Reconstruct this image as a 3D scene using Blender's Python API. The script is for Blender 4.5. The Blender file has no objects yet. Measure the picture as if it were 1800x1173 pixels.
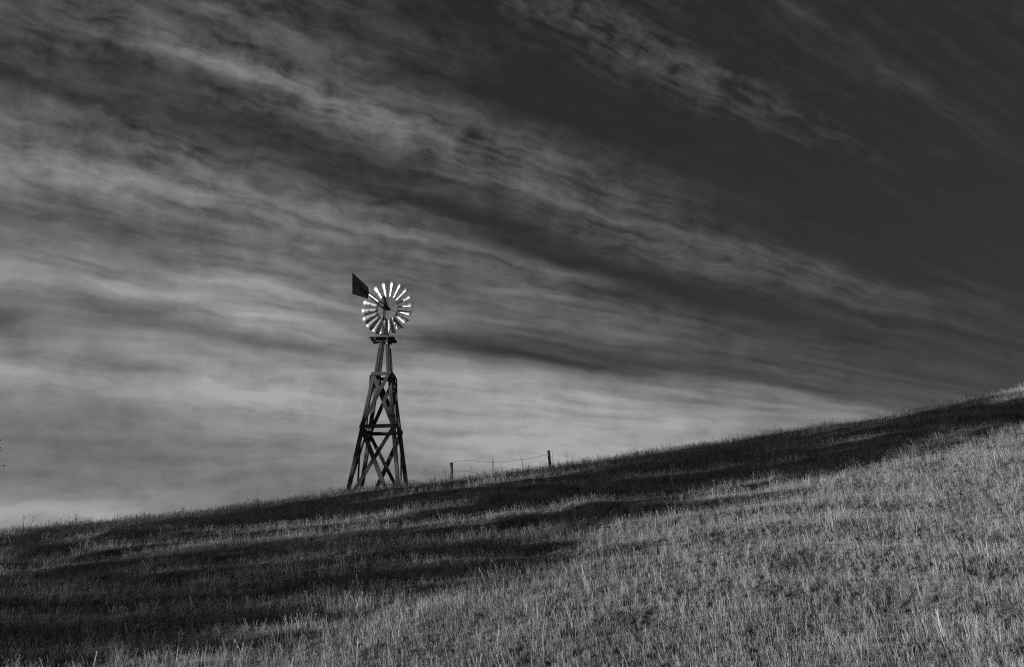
import bpy, bmesh, math, random
import numpy as np
from mathutils import Vector, Matrix, noise as mnoise

R = math.radians
random.seed(7)
rng = np.random.default_rng(7)
sc = bpy.context.scene
COL = sc.collection

# ------------------------------------------------------------------ camera
EYE = 1.65
FPX = 1750.0                       # focal length in pixels of an 1800-wide frame (35 mm lens)
PITCH = R(18.0)
cam_d = bpy.data.cameras.new('camera')
cam = bpy.data.objects.new('camera', cam_d)
COL.objects.link(cam)
cam.location = (0, 0, EYE)
cam.rotation_euler = (R(90) + PITCH, 0, 0)
cam_d.lens = 35
cam_d.sensor_width = 36
cam_d.clip_start = 0.1
cam_d.clip_end = 20000
sc.camera = cam


def ray(px, py):
    cx = (px - 900) / FPX
    cy = (586.5 - py) / FPX
    return Vector((cx, math.cos(PITCH) - cy * math.sin(PITCH), math.sin(PITCH) + cy * math.cos(PITCH)))


def at_y(px, py, y):
    r = ray(px, py)
    return Vector((0, 0, EYE)) + r * (y / r.y)


# ------------------------------------------------------------------ sun and exposure
SUN_AZ = R(18.0)                   # light travels along +x, turned this much towards +y
SUN_EL = R(6.0)
LDIR = Vector((math.cos(SUN_AZ) * math.cos(SUN_EL), math.sin(SUN_AZ) * math.cos(SUN_EL), -math.sin(SUN_EL)))
sun_d = bpy.data.lights.new('sun', 'SUN')
sun_d.energy = 5.0
sun_d.angle = R(0.5)
sun_d.color = (1.0, 1.0, 1.0)      # black and white photograph
sun = bpy.data.objects.new('sun', sun_d)
COL.objects.link(sun)
sun.rotation_euler = LDIR.to_track_quat('-Z', 'Y').to_euler()
sun.location = (-60, -20, 30)
sc.view_settings.view_transform = 'Standard'
sc.view_settings.look = 'None'
sc.view_settings.exposure = 0.0
sc.view_settings.gamma = 1.0
sc.view_settings.use_curve_mapping = False
sc.cycles.use_denoising = False     # keep the grain of the photograph
sc.cycles.filter_width = 1.2
sc.cycles.max_bounces = 6
sc.cycles.transparent_max_bounces = 8

# ------------------------------------------------------------------ world: red-filtered black and white sky with cirrus
world = bpy.data.worlds.new('World')
sc.world = world
world.use_nodes = True
nt = world.node_tree
for n in list(nt.nodes):
    nt.nodes.remove(n)


def wn(kind, **kw):
    n = nt.nodes.new(kind)
    for k, v in kw.items():
        setattr(n, k, v)
    return n


def put(sock, v):
    if isinstance(v, bpy.types.NodeSocket):
        nt.links.new(v, sock)
    else:
        sock.default_value = v


def M(op, a, b=None, c=None, clamp=False):
    n = wn('ShaderNodeMath', operation=op)
    n.use_clamp = clamp
    put(n.inputs[0], a)
    if b is not None:
        put(n.inputs[1], b)
    if c is not None:
        put(n.inputs[2], c)
    return n.outputs[0]


def DOT(v, w):
    n = wn('ShaderNodeVectorMath', operation='DOT_PRODUCT')
    put(n.inputs[0], v)
    n.inputs[1].default_value = w
    return n.outputs['Value']


def XYZ(x, y, z=0.0):
    n = wn('ShaderNodeCombineXYZ')
    put(n.inputs[0], x); put(n.inputs[1], y); put(n.inputs[2], z)
    return n.outputs[0]


def NOISE(vec, scale, detail=4.0, rough=0.5, dist=0.0, lac=2.0):
    n = wn('ShaderNodeTexNoise')
    n.noise_dimensions = '3D'
    put(n.inputs['Vector'], vec)
    n.inputs['Scale'].default_value = scale
    n.inputs['Detail'].default_value = detail
    n.inputs['Roughness'].default_value = rough
    n.inputs['Lacunarity'].default_value = lac
    n.inputs['Distortion'].default_value = dist
    return n.outputs['Fac']


def MAPR(v, a, b, c=0.0, d=1.0, smooth=False):
    n = wn('ShaderNodeMapRange')
    n.interpolation_type = 'SMOOTHSTEP' if smooth else 'LINEAR'
    n.clamp = True
    put(n.inputs['Value'], v)
    n.inputs['From Min'].default_value = a
    n.inputs['From Max'].default_value = b
    n.inputs['To Min'].default_value = c
    n.inputs['To Max'].default_value = d
    return n.outputs['Result']


def MIXF(f, a, b):
    n = wn('ShaderNodeMix', data_type='FLOAT')
    put(n.inputs[0], f); put(n.inputs[2], a); put(n.inputs[3], b)
    return n.outputs[0]


# the cirrus bands all run towards one point of the sky, as parallel bands of a high layer do
VPD = ray(2800, 885).normalized()
LFT = Vector((0, 0, 1)).cross(VPD).normalized()
UPD = VPD.cross(LFT).normalized()


def pq_dir(d):
    d = d.normalized()
    return math.acos(max(-1, min(1, d.dot(VPD)))), math.atan2(d.dot(UPD), d.dot(LFT))


SKY_COLS = {
    50: [(0, 68), (60, 74), (100, 66), (150, 55), (175, 68), (200, 84), (250, 95), (300, 112), (340, 104), (370, 78), (400, 98), (440, 106), (500, 122), (540, 98), (570, 86), (600, 115), (640, 106), (660, 140), (700, 118), (750, 108), (800, 108), (850, 110), (900, 145)],
    250: [(0, 60), (40, 70), (100, 62), (150, 56), (190, 56), (212, 68), (230, 88), (270, 94), (320, 110), (350, 98), (388, 76), (410, 102), (440, 94), (470, 114), (520, 122), (550, 92), (580, 108), (600, 126), (640, 110), (690, 126), (720, 112), (800, 105), (880, 118)],
    450: [(0, 70), (60, 76), (130, 98), (160, 80), (190, 64), (220, 58), (260, 62), (285, 66), (310, 84), (350, 98), (400, 110), (430, 98), (460, 106), (500, 126), (560, 142), (595, 96), (640, 126), (680, 145), (720, 134), (800, 116), (850, 108)],
    650: [(0, 58), (60, 54), (120, 60), (160, 74), (190, 84), (220, 80), (250, 64), (290, 54), (330, 60), (352, 80), (400, 104), (430, 88), (450, 84), (480, 96), (500, 92), (560, 108), (620, 116), (660, 132), (700, 130), (760, 124), (800, 120), (830, 116)],
    900: [(0, 54), (40, 42), (100, 38), (180, 42), (220, 58), (250, 70), (280, 76), (330, 80), (360, 64), (400, 48), (430, 56), (460, 88), (500, 98), (560, 92), (605, 84), (625, 72), (650, 106), (670, 132), (700, 140), (750, 140), (790, 148)],
    1100: [(20, 72), (80, 76), (120, 62), (160, 40), (230, 42), (270, 52), (310, 66), (370, 72), (420, 82), (455, 66), (490, 56), (520, 66), (550, 88), (580, 96), (605, 84), (640, 74), (680, 110), (720, 132), (760, 134)],
    1350: [(0, 43), (60, 40), (130, 48), (190, 62), (230, 58), (260, 46), (320, 44), (400, 48), (435, 66), (470, 84), (500, 80), (520, 60), (550, 62), (600, 72), (640, 74), (665, 78), (690, 106), (720, 118)],
    1550: [(0, 44), (80, 42), (200, 44), (300, 44), (400, 48), (480, 54), (518, 74), (535, 68), (560, 60), (600, 66), (660, 74), (690, 84), (705, 88)],
    1750: [(0, 42), (100, 40), (200, 43), (300, 45), (400, 50), (480, 57), (520, 62), (570, 72), (620, 71), (665, 75)],
}
SKY_PTS = [(1000, 40, 74), (1050, 70, 76), (1100, 50, 72), (1100, 90, 76), (1150, 90, 72), (1150, 120, 72), (1200, 120, 70), (1200, 160, 66), (1250, 160, 64), (1250, 190, 62), (1300, 200, 58), (1050, 20, 70), (950, 25, 66), (900, 8, 60), (1150, 50, 60), (1200, 80, 58), (1150, 160, 58), (1400, 260, 46), (1450, 250, 46), (1480, 290, 46), (1350, 280, 46), (1400, 220, 50),
           (850, 2, 56), (950, 10, 72), (950, 60, 46), (1000, 20, 78), (1000, 110, 52), (1200, 40, 46), (1200, 240, 44),
           (1250, 80, 43), (1250, 160, 62), (1300, 240, 50), (1450, 470, 70), (1450, 500, 82), (1450, 530, 60), (1500, 515, 88), (1200, 350, 45), (1200, 400, 58), (1200, 440, 80),
           (1200, 470, 84), (1200, 510, 56), (1200, 550, 70), (1200, 585, 86), (1000, 200, 38), (1000, 260, 52), (1000, 300, 70),
           (1440, 660, 84), (1300, 700, 112), (1250, 660, 84), (1600, 540, 58), (1650, 545, 60), (1580, 530, 62), (1600, 480, 54), (1650, 500, 56), (1700, 640, 70), (1650, 600, 68), (1640, 660, 72), (1450, 280, 45), (1500, 330, 45), (1600, 400, 48), (1550, 230, 46), (1650, 300, 45), (1420, 20, 56), (1440, 50, 54), (1450, 90, 50), (1400, 60, 48), (1620, 440, 50), (1700, 440, 51), (1780, 440, 53), (1620, 500, 56), (1700, 480, 55), (1780, 490, 58), (1600, 560, 60), (1660, 380, 48), (1760, 350, 47), (1600, 330, 46), (1500, 420, 48), (1520, 460, 50), (1590, 235, 52), (1520, 190, 50), (1790, 20, 52), (1700, 160, 48), (1780, 560, 74), (1700, 545, 62),
           (1000, 640, 74), (820, 600, 78), (960, 630, 70), (1000, 670, 124)]
for x_, l_ in SKY_COLS.items():
    SKY_PTS += [(x_, y_, g_) for y_, g_ in l_]
SKY_PTS = [(x_, y_, g_ + max(0, g_ - 84) * 0.27 + (5 if g_ > 58 and 400 < x_ < 1600 and 230 + 0.24 * (x_ - 400) > y_ > 0.36 * (x_ - 600) else 0)) for x_, y_, g_ in SKY_PTS]


def lin(g):
    g = g / 255.0
    return g / 12.92 if g < 0.04045 else ((g + 0.055) / 1.055) ** 2.4


sp = np.array([(*pq_dir(ray(x, y)), lin(g), y) for x, y, g in SKY_PTS])
CLOUD = 0.42


def clear_est(py):                 # clear-sky radiance (measured from the sky node) down the picture
    return np.interp(py, [0, 300, 600, 900], [0.023, 0.029, 0.048, 0.066])


alpha_s = np.clip((sp[:, 2] - clear_est(sp[:, 3])) / (CLOUD - clear_est(sp[:, 3])), 0.0, 1.0)
PK = [0.34, 0.42, 0.50, 0.58, 0.66, 0.74, 0.82, 0.90, 0.98, 1.08, 1.18, 1.32]
SEGS = ((R(3), R(29)), (R(29), R(64)))            # each ramp covers one range of the across-band angle


def alpha_at(p, q):
    s = 0.07
    for sq in (0.007, 0.015, 0.05, 0.2):
        w = np.exp(-((sp[:, 0] - p) / s) ** 2 - ((sp[:, 1] - q) / sq) ** 2)
        if w.sum() > 0.35:
            return float((w * alpha_s).sum() / w.sum())
        s *= 1.35
    d = ((sp[:, 0] - p) / 0.3) ** 2 + ((sp[:, 1] - q) / 0.2) ** 2
    w = np.exp(-(d - d.min()))
    return float((w * alpha_s).sum() / w.sum())


tc = wn('ShaderNodeTexCoord')
DIR = tc.outputs['Generated']
nrm = wn('ShaderNodeVectorMath', operation='NORMALIZE')
put(nrm.inputs[0], DIR)
D = nrm.outputs[0]
p_ = M('ARCCOSINE', DOT(D, VPD))
q_ = M('ARCTAN2', DOT(D, UPD), DOT(D, LFT))
# bends and ragged edges: shift the across-band coordinate by noise
w1 = M('SUBTRACT', NOISE(D, 6.0, 2.0, 0.5), 0.5)
w2 = M('SUBTRACT', NOISE(XYZ(M('MULTIPLY', p_, 9.0), M('MULTIPLY', q_, 22.0), 3.1), 1.0, 1.0, 0.4), 0.5)
w3 = M('SUBTRACT', NOISE(D, 34.0, 1.5, 0.5), 0.5)
low_w = MAPR(q_, R(18), R(30), 0.35, 1.0, True)
qs = M('ADD', q_, M('MULTIPLY', w1, 0.012))
qs = M('ADD', qs, M('MULTIPLY', w2, 0.020))
qs = M('ADD', qs, M('MULTIPLY', M('MULTIPLY', w3, low_w), 0.018))
ps = M('ADD', p_, M('MULTIPLY', w2, 0.10))
ps = M('ADD', ps, M('MULTIPLY', w3, 0.06))
ramps = []
for i in range(0, len(PK), 3):                      # three along-band stations ride in the R, G and B of one ramp
    pair = []
    for q0, q1 in SEGS:
        rp = wn('ShaderNodeValToRGB')
        el = rp.color_ramp.elements
        rp.color_ramp.interpolation = 'CARDINAL'
        el.remove(el[1])
        for k in range(32):
            q = q0 + (q1 - q0) * k / 31
            e = el[0] if k == 0 else el.new(k / 31)
            if k == 0:
                e.position = 0.0
            e.color = tuple(alpha_at(PK[i + j], q) for j in range(3)) + (1,)
        put(rp.inputs[0], MAPR(qs, q0, q1))
        pair.append(rp.outputs[0])
    mx = wn('ShaderNodeMix', data_type='RGBA')
    put(mx.inputs[0], M('GREATER_THAN', qs, SEGS[0][1])); put(mx.inputs[6], pair[0]); put(mx.inputs[7], pair[1])
    sp3 = wn('ShaderNodeSeparateColor')
    put(sp3.inputs[0], mx.outputs[2])
    ramps += [sp3.outputs[j] for j in range(3)]
acc = ramps[0]
for i in range(1, len(PK)):
    acc = MIXF(MAPR(ps, PK[i - 1], PK[i]), acc, ramps[i])
base = acc
# fine structure of the cloud: long streaks, finer fibres, soft puffs, and netted ripples in the high band
streak = NOISE(XYZ(M('MULTIPLY', p_, 8.5), M('MULTIPLY', qs, 60.0), 0.0), 1.0, 6.0, 0.50, 0.0)
fine = NOISE(XYZ(M('MULTIPLY', p_, 34.0), M('MULTIPLY', qs, 150.0), 7.7), 1.0, 5.0, 0.62, 0.0)
puff = NOISE(D, 30.0, 8.0, 0.62, 0.3)
net = wn('ShaderNodeTexNoise')
net.noise_type = 'RIDGED_MULTIFRACTAL'
net.inputs['Scale'].default_value = 58.0
net.inputs['Detail'].default_value = 4.0
net.inputs['Roughness'].default_value = 0.55
net.inputs['Distortion'].default_value = 0.5
net.inputs['Gain'].default_value = 1.6
put(net.inputs['Vector'], D)
ripple = MAPR(net.outputs['Fac'], 0.0, 1.6, -0.45, 0.75)
rip_w = M('MULTIPLY', MAPR(q_, R(38), R(41), 0.0, 1.0, True), MAPR(q_, R(46), R(52), 1.0, 0.0, True))
det = M('MULTIPLY', M('MULTIPLY', M('SUBTRACT', streak, 0.5), 2.6), MAPR(q_, R(9), R(22), 0.45, 1.0, True))
det = M('ADD', det, M('MULTIPLY', M('MULTIPLY', M('SUBTRACT', fine, 0.5), 1.2), low_w))
wisp = NOISE(XYZ(M('MULTIPLY', p_, 28.0), M('MULTIPLY', qs, 66.0), 2.2), 1.0, 9.0, 0.68, 0.2)
det = M('ADD', det, M('MULTIPLY', M('MULTIPLY', M('SUBTRACT', wisp, 0.5), 2.1), low_w))
det = M('ADD', det, M('MULTIPLY', M('MULTIPLY', M('SUBTRACT', puff, 0.5), 2.8), low_w))
det = M('ADD', det, M('MULTIPLY', M('MULTIPLY', ripple, rip_w), 1.2))
det = M('MULTIPLY', det, MAPR(p_, 0.3, 0.5, 0.3, 1.0, True))
amt = M('ADD', base, M('MULTIPLY', det, M('MULTIPLY', M('POWER', M('MAXIMUM', base, 0.0), 0.8), 0.66)))
veil = M('MULTIPLY', MAPR(M('ADD', M('MULTIPLY', streak, 0.6), M('MULTIPLY', wisp, 0.4)), 0.48, 0.75, 0.0, 1.0), 0.010)
amt = M('ADD', amt, veil)
alpha = M('MINIMUM', M('MAXIMUM', M('MULTIPLY', amt, 1.12), 0.0), 0.92)
# clear sky
sky = wn('ShaderNodeTexSky', sky_type='NISHITA', sun_disc=False)
sky.sun_elevation = SUN_EL
sky.sun_rotation = -(R(90) + SUN_AZ)
sepc = wn('ShaderNodeSeparateColor')
put(sepc.inputs[0], sky.outputs[0])
clear = M('MULTIPLY', M('POWER', M('MAXIMUM', sepc.outputs[0], 0.0), 0.575), 0.29)   # red filter, film curve
final = MIXF(alpha, clear, CLOUD * 10)
bg = wn('ShaderNodeBackground')
bg.inputs['Strength'].default_value = 0.1
put(bg.inputs['Color'], final)
wo = wn('ShaderNodeOutputWorld')
nt.links.new(bg.outputs[0], wo.inputs['Surface'])


# ------------------------------------------------------------------ helpers
def tag(o, label=None, cat=None, group=None, kind=None):
    if label: o['label'] = label
    if cat: o['category'] = cat
    if group: o['group'] = group
    if kind: o['kind'] = kind
    return o


def link(name, me, parent=None, mat=None):
    o = bpy.data.objects.new(name, me)
    COL.objects.link(o)
    if parent:
        o.parent = parent
    if mat and me and not me.materials:
        me.materials.append(mat)
    return o


def empty(name, loc=(0, 0, 0), rz=0.0):
    o = bpy.data.objects.new(name, None)
    o.empty_display_size = 0.2
    COL.objects.link(o)
    o.location = loc
    o.rotation_euler = (0, 0, rz)
    return o


def mesh_np(name, V, Fc, smooth=False):
    me = bpy.data.meshes.new(name)
    me.from_pydata([tuple(v) for v in V], [], [tuple(f) for f in Fc])
    if smooth:
        me.polygons.foreach_set('use_smooth', [True] * len(me.polygons))
    me.update()
    return me


def bm_mesh(name, bm, smooth=False):
    me = bpy.data.meshes.new(name)
    bmesh.ops.recalc_face_normals(bm, faces=bm.faces[:])
    bm.to_mesh(me)
    bm.free()
    if smooth:
        me.polygons.foreach_set('use_smooth', [True] * len(me.polygons))
    return me


def beam_mesh(name, a, b, w, t, up=Vector((0, 0, 1)), bevel=0.008, bm=None, taper=1.0):
    """rectangular timber from a to b; w across (perpendicular to up), t along up"""
    own = bm is None
    if own:
        bm = bmesh.new()
    a = Vector(a); b = Vector(b)
    d = (b - a).normalized()
    s = d.cross(up).normalized()
    u = s.cross(d).normalized()
    vs = []
    for k, c in enumerate((a, b)):
        f = 1.0 if k == 0 else taper
        for sx, sy in ((-1, -1), (1, -1), (1, 1), (-1, 1)):
            vs.append(bm.verts.new(c + s * (sx * w * f / 2) + u * (sy * t * f / 2)))
    fs = [(0, 1, 2, 3), (7, 6, 5, 4), (0, 4, 5, 1), (1, 5, 6, 2), (2, 6, 7, 3), (3, 7, 4, 0)]
    faces = [bm.faces.new([vs[i] for i in f]) for f in fs]
    if bevel > 0:
        es = list({e for f in faces for e in f.edges})
        bmesh.ops.bevel(bm, geom=es, offset=bevel, segments=1, affect='EDGES', profile=0.5)
    if own:
        return bm_mesh(name, bm)
    return bm


def tube_data(pts, rad, n=6, V=None, Fc=None, cap=True):
    V = [] if V is None else V
    Fc = [] if Fc is None else Fc
    pts = [Vector(p) for p in pts]
    if not hasattr(rad, '__len__'):
        rad = [rad] * len(pts)
    b0 = len(V)
    ref = Vector((0.31, 0.22, 0.93)).normalized()
    for i, p in enumerate(pts):
        d = (pts[min(i + 1, len(pts) - 1)] - pts[max(i - 1, 0)]).normalized()
        r_ = ref if abs(d.dot(ref)) < 0.95 else Vector((1, 0, 0))
        s = d.cross(r_).normalized()
        u = s.cross(d).normalized()
        for k in range(n):
            a = 2 * math.pi * k / n
            V.append(p + (s * math.cos(a) + u * math.sin(a)) * rad[i])
    for i in range(len(pts) - 1):
        for k in range(n):
            k2 = (k + 1) % n
            Fc.append((b0 + i * n + k, b0 + i * n + k2, b0 + (i + 1) * n + k2, b0 + (i + 1) * n + k))
    if cap:
        Fc.append(tuple(b0 + k for k in range(n))[::-1])
        Fc.append(tuple(b0 + (len(pts) - 1) * n + k for k in range(n)))
    return V, Fc


def tube(name, pts, rad, mat, parent=None, n=8):
    V, Fc = tube_data(pts, rad, n)
    return link(name, mesh_np(name, V, Fc, True), parent, mat)


# ------------------------------------------------------------------ materials
def grey(v):
    return (v, v, v, 1)


def mat_new(name):
    m = bpy.data.materials.new(name)
    m.use_nodes = True
    t = m.node_tree
    return m, t, t.nodes['Principled BSDF']


def mat_wood(name, lo, hi, rough=0.85, scale=(1, 1, 1)):
    m, t, b = mat_new(name)
    tcn = t.nodes.new('ShaderNodeTexCoord')
    mp = t.nodes.new('ShaderNodeMapping')
    mp.inputs['Scale'].default_value = scale
    t.links.new(tcn.outputs['Object'], mp.inputs[0])
    n1 = t.nodes.new('ShaderNodeTexNoise')
    n1.inputs['Scale'].default_value = 6
    n1.inputs['Detail'].default_value = 8
    n1.inputs['Roughness'].default_value = 0.7
    t.links.new(mp.outputs[0], n1.inputs['Vector'])
    oi = t.nodes.new('ShaderNodeObjectInfo')
    mx = t.nodes.new('ShaderNodeMath'); mx.operation = 'MULTIPLY_ADD'
    t.links.new(oi.outputs['Random'], mx.inputs[0]); mx.inputs[1].default_value = 0.45
    t.links.new(n1.outputs['Fac'], mx.inputs[2])
    rp = t.nodes.new('ShaderNodeValToRGB')
    rp.color_ramp.elements[0].position = 0.35; rp.color_ramp.elements[0].color = grey(lo)
    rp.color_ramp.elements[1].position = 1.0; rp.color_ramp.elements[1].color = grey(hi)
    t.links.new(mx.outputs[0], rp.inputs[0])
    t.links.new(rp.outputs[0], b.inputs['Base Color'])
    b.inputs['Roughness'].default_value = rough
    bp = t.nodes.new('ShaderNodeBump'); bp.inputs['Strength'].default_value = 0.4; bp.inputs['Distance'].default_value = 0.01
    t.links.new(n1.outputs['Fac'], bp.inputs['Height'])
    t.links.new(bp.outputs[0], b.inputs['Normal'])
    return m


def mat_metal(name, v, rough, metallic=1.0, spot=0.3):
    m, t, b = mat_new(name)
    tcn = t.nodes.new('ShaderNodeTexCoord')
    n1 = t.nodes.new('ShaderNodeTexNoise')
    n1.inputs['Scale'].default_value = 9
    n1.inputs['Detail'].default_value = 6
    t.links.new(tcn.outputs['Object'], n1.inputs['Vector'])
    rp = t.nodes.new('ShaderNodeValToRGB')
    rp.color_ramp.elements[0].position = 0.3; rp.color_ramp.elements[0].color = grey(v * (1 - spot))
    rp.color_ramp.elements[1].position = 0.65; rp.color_ramp.elements[1].color = grey(v)
    t.links.new(n1.outputs['Fac'], rp.inputs[0])
    t.links.new(rp.outputs[0], b.inputs['Base Color'])
    mr = t.nodes.new('ShaderNodeMapRange')
    mr.inputs['To Min'].default_value = rough + 0.1; mr.inputs['To Max'].default_value = max(0.05, rough - 0.1)
    t.links.new(n1.outputs['Fac'], mr.inputs[0]); t.links.new(mr.outputs[0], b.inputs['Roughness'])
    b.inputs['Metallic'].default_value = metallic
    return m


M_TIMBER = mat_wood('weathered timber', 0.03, 0.105, scale=(3, 3, 1))
M_DECK = mat_wood('dark deck plank', 0.05, 0.12)
M_POST = mat_wood('grey fence post', 0.10, 0.26, scale=(4, 4, 0.6))
M_GALV = mat_metal('galvanised sheet', 0.66, 0.50, 0.72, 0.3)
M_STEEL = mat_metal('dark weathered steel', 0.06, 0.6, 0.35, 0.4)
M_ANGLE = mat_metal('galvanised angle', 0.75, 0.4, 0.8)
M_VANE = mat_metal('dull painted vane sheet', 0.2, 0.6, 0.2, 0.75)
M_WIRE = mat_metal('fence wire', 0.12, 0.6, 0.5)


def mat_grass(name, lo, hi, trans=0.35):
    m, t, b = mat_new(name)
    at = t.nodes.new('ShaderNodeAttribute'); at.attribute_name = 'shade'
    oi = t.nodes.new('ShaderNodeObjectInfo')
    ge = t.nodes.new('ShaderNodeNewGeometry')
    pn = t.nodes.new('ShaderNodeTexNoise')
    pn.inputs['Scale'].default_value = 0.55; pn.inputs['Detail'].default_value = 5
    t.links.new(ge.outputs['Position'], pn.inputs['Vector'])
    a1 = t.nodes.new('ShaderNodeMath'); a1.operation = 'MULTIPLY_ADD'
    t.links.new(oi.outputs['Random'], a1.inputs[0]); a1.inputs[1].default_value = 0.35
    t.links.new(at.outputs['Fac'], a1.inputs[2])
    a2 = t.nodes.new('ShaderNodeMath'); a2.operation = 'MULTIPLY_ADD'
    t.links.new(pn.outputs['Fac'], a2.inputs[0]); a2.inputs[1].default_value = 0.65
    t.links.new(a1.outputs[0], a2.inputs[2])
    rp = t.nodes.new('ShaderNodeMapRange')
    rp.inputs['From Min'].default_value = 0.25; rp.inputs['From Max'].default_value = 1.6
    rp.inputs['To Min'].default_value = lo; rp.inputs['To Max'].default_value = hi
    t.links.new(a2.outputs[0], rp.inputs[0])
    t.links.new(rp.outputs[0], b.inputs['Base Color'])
    b.inputs['Roughness'].default_value = 0.55
    b.inputs['Specular IOR Level'].default_value = 0.35
    tr = t.nodes.new('ShaderNodeBsdfTranslucent')
    t.links.new(rp.outputs[0], tr.inputs['Color'])
    ms = t.nodes.new('ShaderNodeMixShader'); ms.inputs[0].default_value = trans
    t.links.new(b.outputs[0], ms.inputs[1]); t.links.new(tr.outputs[0], ms.inputs[2])
    t.links.new(ms.outputs[0], t.nodes['Material Output'].inputs['Surface'])
    return m


M_GRASS = mat_grass('dry grass', 0.008, 0.69, 0.20)
M_STALK = mat_grass('dry stalk', 0.15, 0.7, 0.2)
M_WEED = mat_wood('dry weed stem', 0.10, 0.22)
M_STRAW = mat_wood('bleached straw', 0.35, 0.6)
M_BARK = mat_wood('tree bark', 0.06, 0.16)
M_LEAF = mat_grass('tree leaf', 0.04, 0.10, 0.25)

mg, tg, bgr = mat_new('grassy soil')
tcn = tg.nodes.new('ShaderNodeTexCoord')
n1 = tg.nodes.new('ShaderNodeTexNoise'); n1.inputs['Scale'].default_value = 1.3; n1.inputs['Detail'].default_value = 9; n1.inputs['Roughness'].default_value = 0.65
tg.links.new(tcn.outputs['Object'], n1.inputs['Vector'])
rp = tg.nodes.new('ShaderNodeValToRGB')
rp.color_ramp.elements[0].position = 0.3; rp.color_ramp.elements[0].color = grey(0.03)
rp.color_ramp.elements[1].position = 0.75; rp.color_ramp.elements[1].color = grey(0.12)
tg.links.new(n1.outputs['Fac'], rp.inputs[0]); tg.links.new(rp.outputs[0], bgr.inputs['Base Color'])
bgr.inputs['Roughness'].default_value = 0.95
bp = tg.nodes.new('ShaderNodeBump'); bp.inputs['Distance'].default_value = 0.08
tg.links.new(n1.outputs['Fac'], bp.inputs['Height']); tg.links.new(bp.outputs[0], bgr.inputs['Normal'])
M_SOIL = mg

# ------------------------------------------------------------------ terrain
_ky = np.array([-400, -30, 0, 8, 15, 22, 30, 36, 40, 44, 48, 54, 62, 80, 140, 400.])
_ks = np.array([0, 0, .02, .05, .22, .29, .30, .29, .27, .21, .15, .05, -.06, -.12, 0, 0])
_yy = np.linspace(-400, 400, 16001)
_ss = np.convolve(np.interp(_yy, _ky, _ks), np.ones(81) / 81, 'same')
_pp = np.cumsum(_ss) * (_yy[1] - _yy[0])
_pp -= np.interp(0, _yy, _pp)
_ax = np.array([-400, -120, -60, -40, -28, -22, -18, -12, -6, 0, 6, 12, 18, 24, 30, 40, 60, 100, 400.])
_av = 0.972 * np.array([.15, .2, .40, .56, .68, .735, .785, 0.876, .951, 1.031, 1.124, 1.213, 1.315, 1.435, 1.54, 1.66, 1.75, 1.7, 1.2])


def h_np(x, y):
    x = np.asarray(x, float); y = np.asarray(y, float)
    z = np.interp(x, _ax, _av) * np.interp(y, _yy, _pp)
    # smooth the knots of the cross profile a little by averaging
    z2 = 0.5 * z + 0.25 * (np.interp(x - 3, _ax, _av) + np.interp(x + 3, _ax, _av)) * np.interp(y, _yy, _pp)
    # swells, cattle treads along the contour, tussock relief
    near = np.exp(-((x / 90.0) ** 2 + ((y - 30) / 70.0) ** 2))
    c = y * 0.95 + 0.30 * x
    wob = 1.3 * np.sin(0.21 * x + 0.6) + 0.8 * np.sin(0.43 * x - 0.2 * y)
    tread = np.sin((c + wob) * 2 * np.pi / 2.7)
    amp = 0.06 + 0.05 * np.sin(0.33 * x + 0.17 * y + 1.0)
    dz = amp * (tread + 0.35 * np.sin((c + wob) * 4 * np.pi / 2.7 + 0.8))
    dz += 0.12 * np.sin(0.47 * x + 1.3) * np.sin(0.39 * y + 0.5)
    dz += 0.035 * np.sin(2.1 * x + 0.7 * y) * np.sin(1.7 * y - 0.9 * x + 0.4) + 0.025 * np.sin(4.3 * x - 1.1 * y) * np.sin(3.9 * y + 0.8 * x)
    ramp = np.clip((y - 4) / 12, 0, 1)
    return z2 + dz * near * ramp


def h(x, y):
    return float(h_np(x, y))


def axis(fine0, fine1, step, far):
    a = [fine0 - d for d in np.geomspace(step * 3, far, 26)][::-1]
    b = list(np.arange(fine0, fine1 + 1e-6, step))
    c = [fine1 + d for d in np.geomspace(step * 3, far, 26)]
    return np.array(a + b + c)


def grid_mesh(name, xs, ys, dz=0.0):
    X, Y = np.meshgrid(xs, ys)
    Z = h_np(X, Y) + dz
    V = np.stack([X.ravel(), Y.ravel(), Z.ravel()], 1)
    nx, ny = len(xs), len(ys)
    idx = np.arange(nx * ny).reshape(ny, nx)
    Fc = np.stack([idx[:-1, :-1].ravel(), idx[:-1, 1:].ravel(), idx[1:, 1:].ravel(), idx[1:, :-1].ravel()], 1)
    me = bpy.data.meshes.new(name)
    me.vertices.add(len(V)); me.vertices.foreach_set('co', V.ravel())
    me.loops.add(Fc.size); me.loops.foreach_set('vertex_index', Fc.ravel().astype(np.int32))
    me.polygons.add(len(Fc)); me.polygons.foreach_set('loop_start', np.arange(0, Fc.size, 4, dtype=np.int32))
    me.update(calc_edges=True)
    me.polygons.foreach_set('use_smooth', [True] * len(Fc))
    return me, V


gm, _ = grid_mesh('hillside', axis(-46, 46, 0.4, 4000), axis(2, 66, 0.4, 4000))
ground = link('hillside', gm, None, M_SOIL)
tag(ground, 'grassy hillside rising to the right under the windmill', 'hillside', kind='structure')


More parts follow.
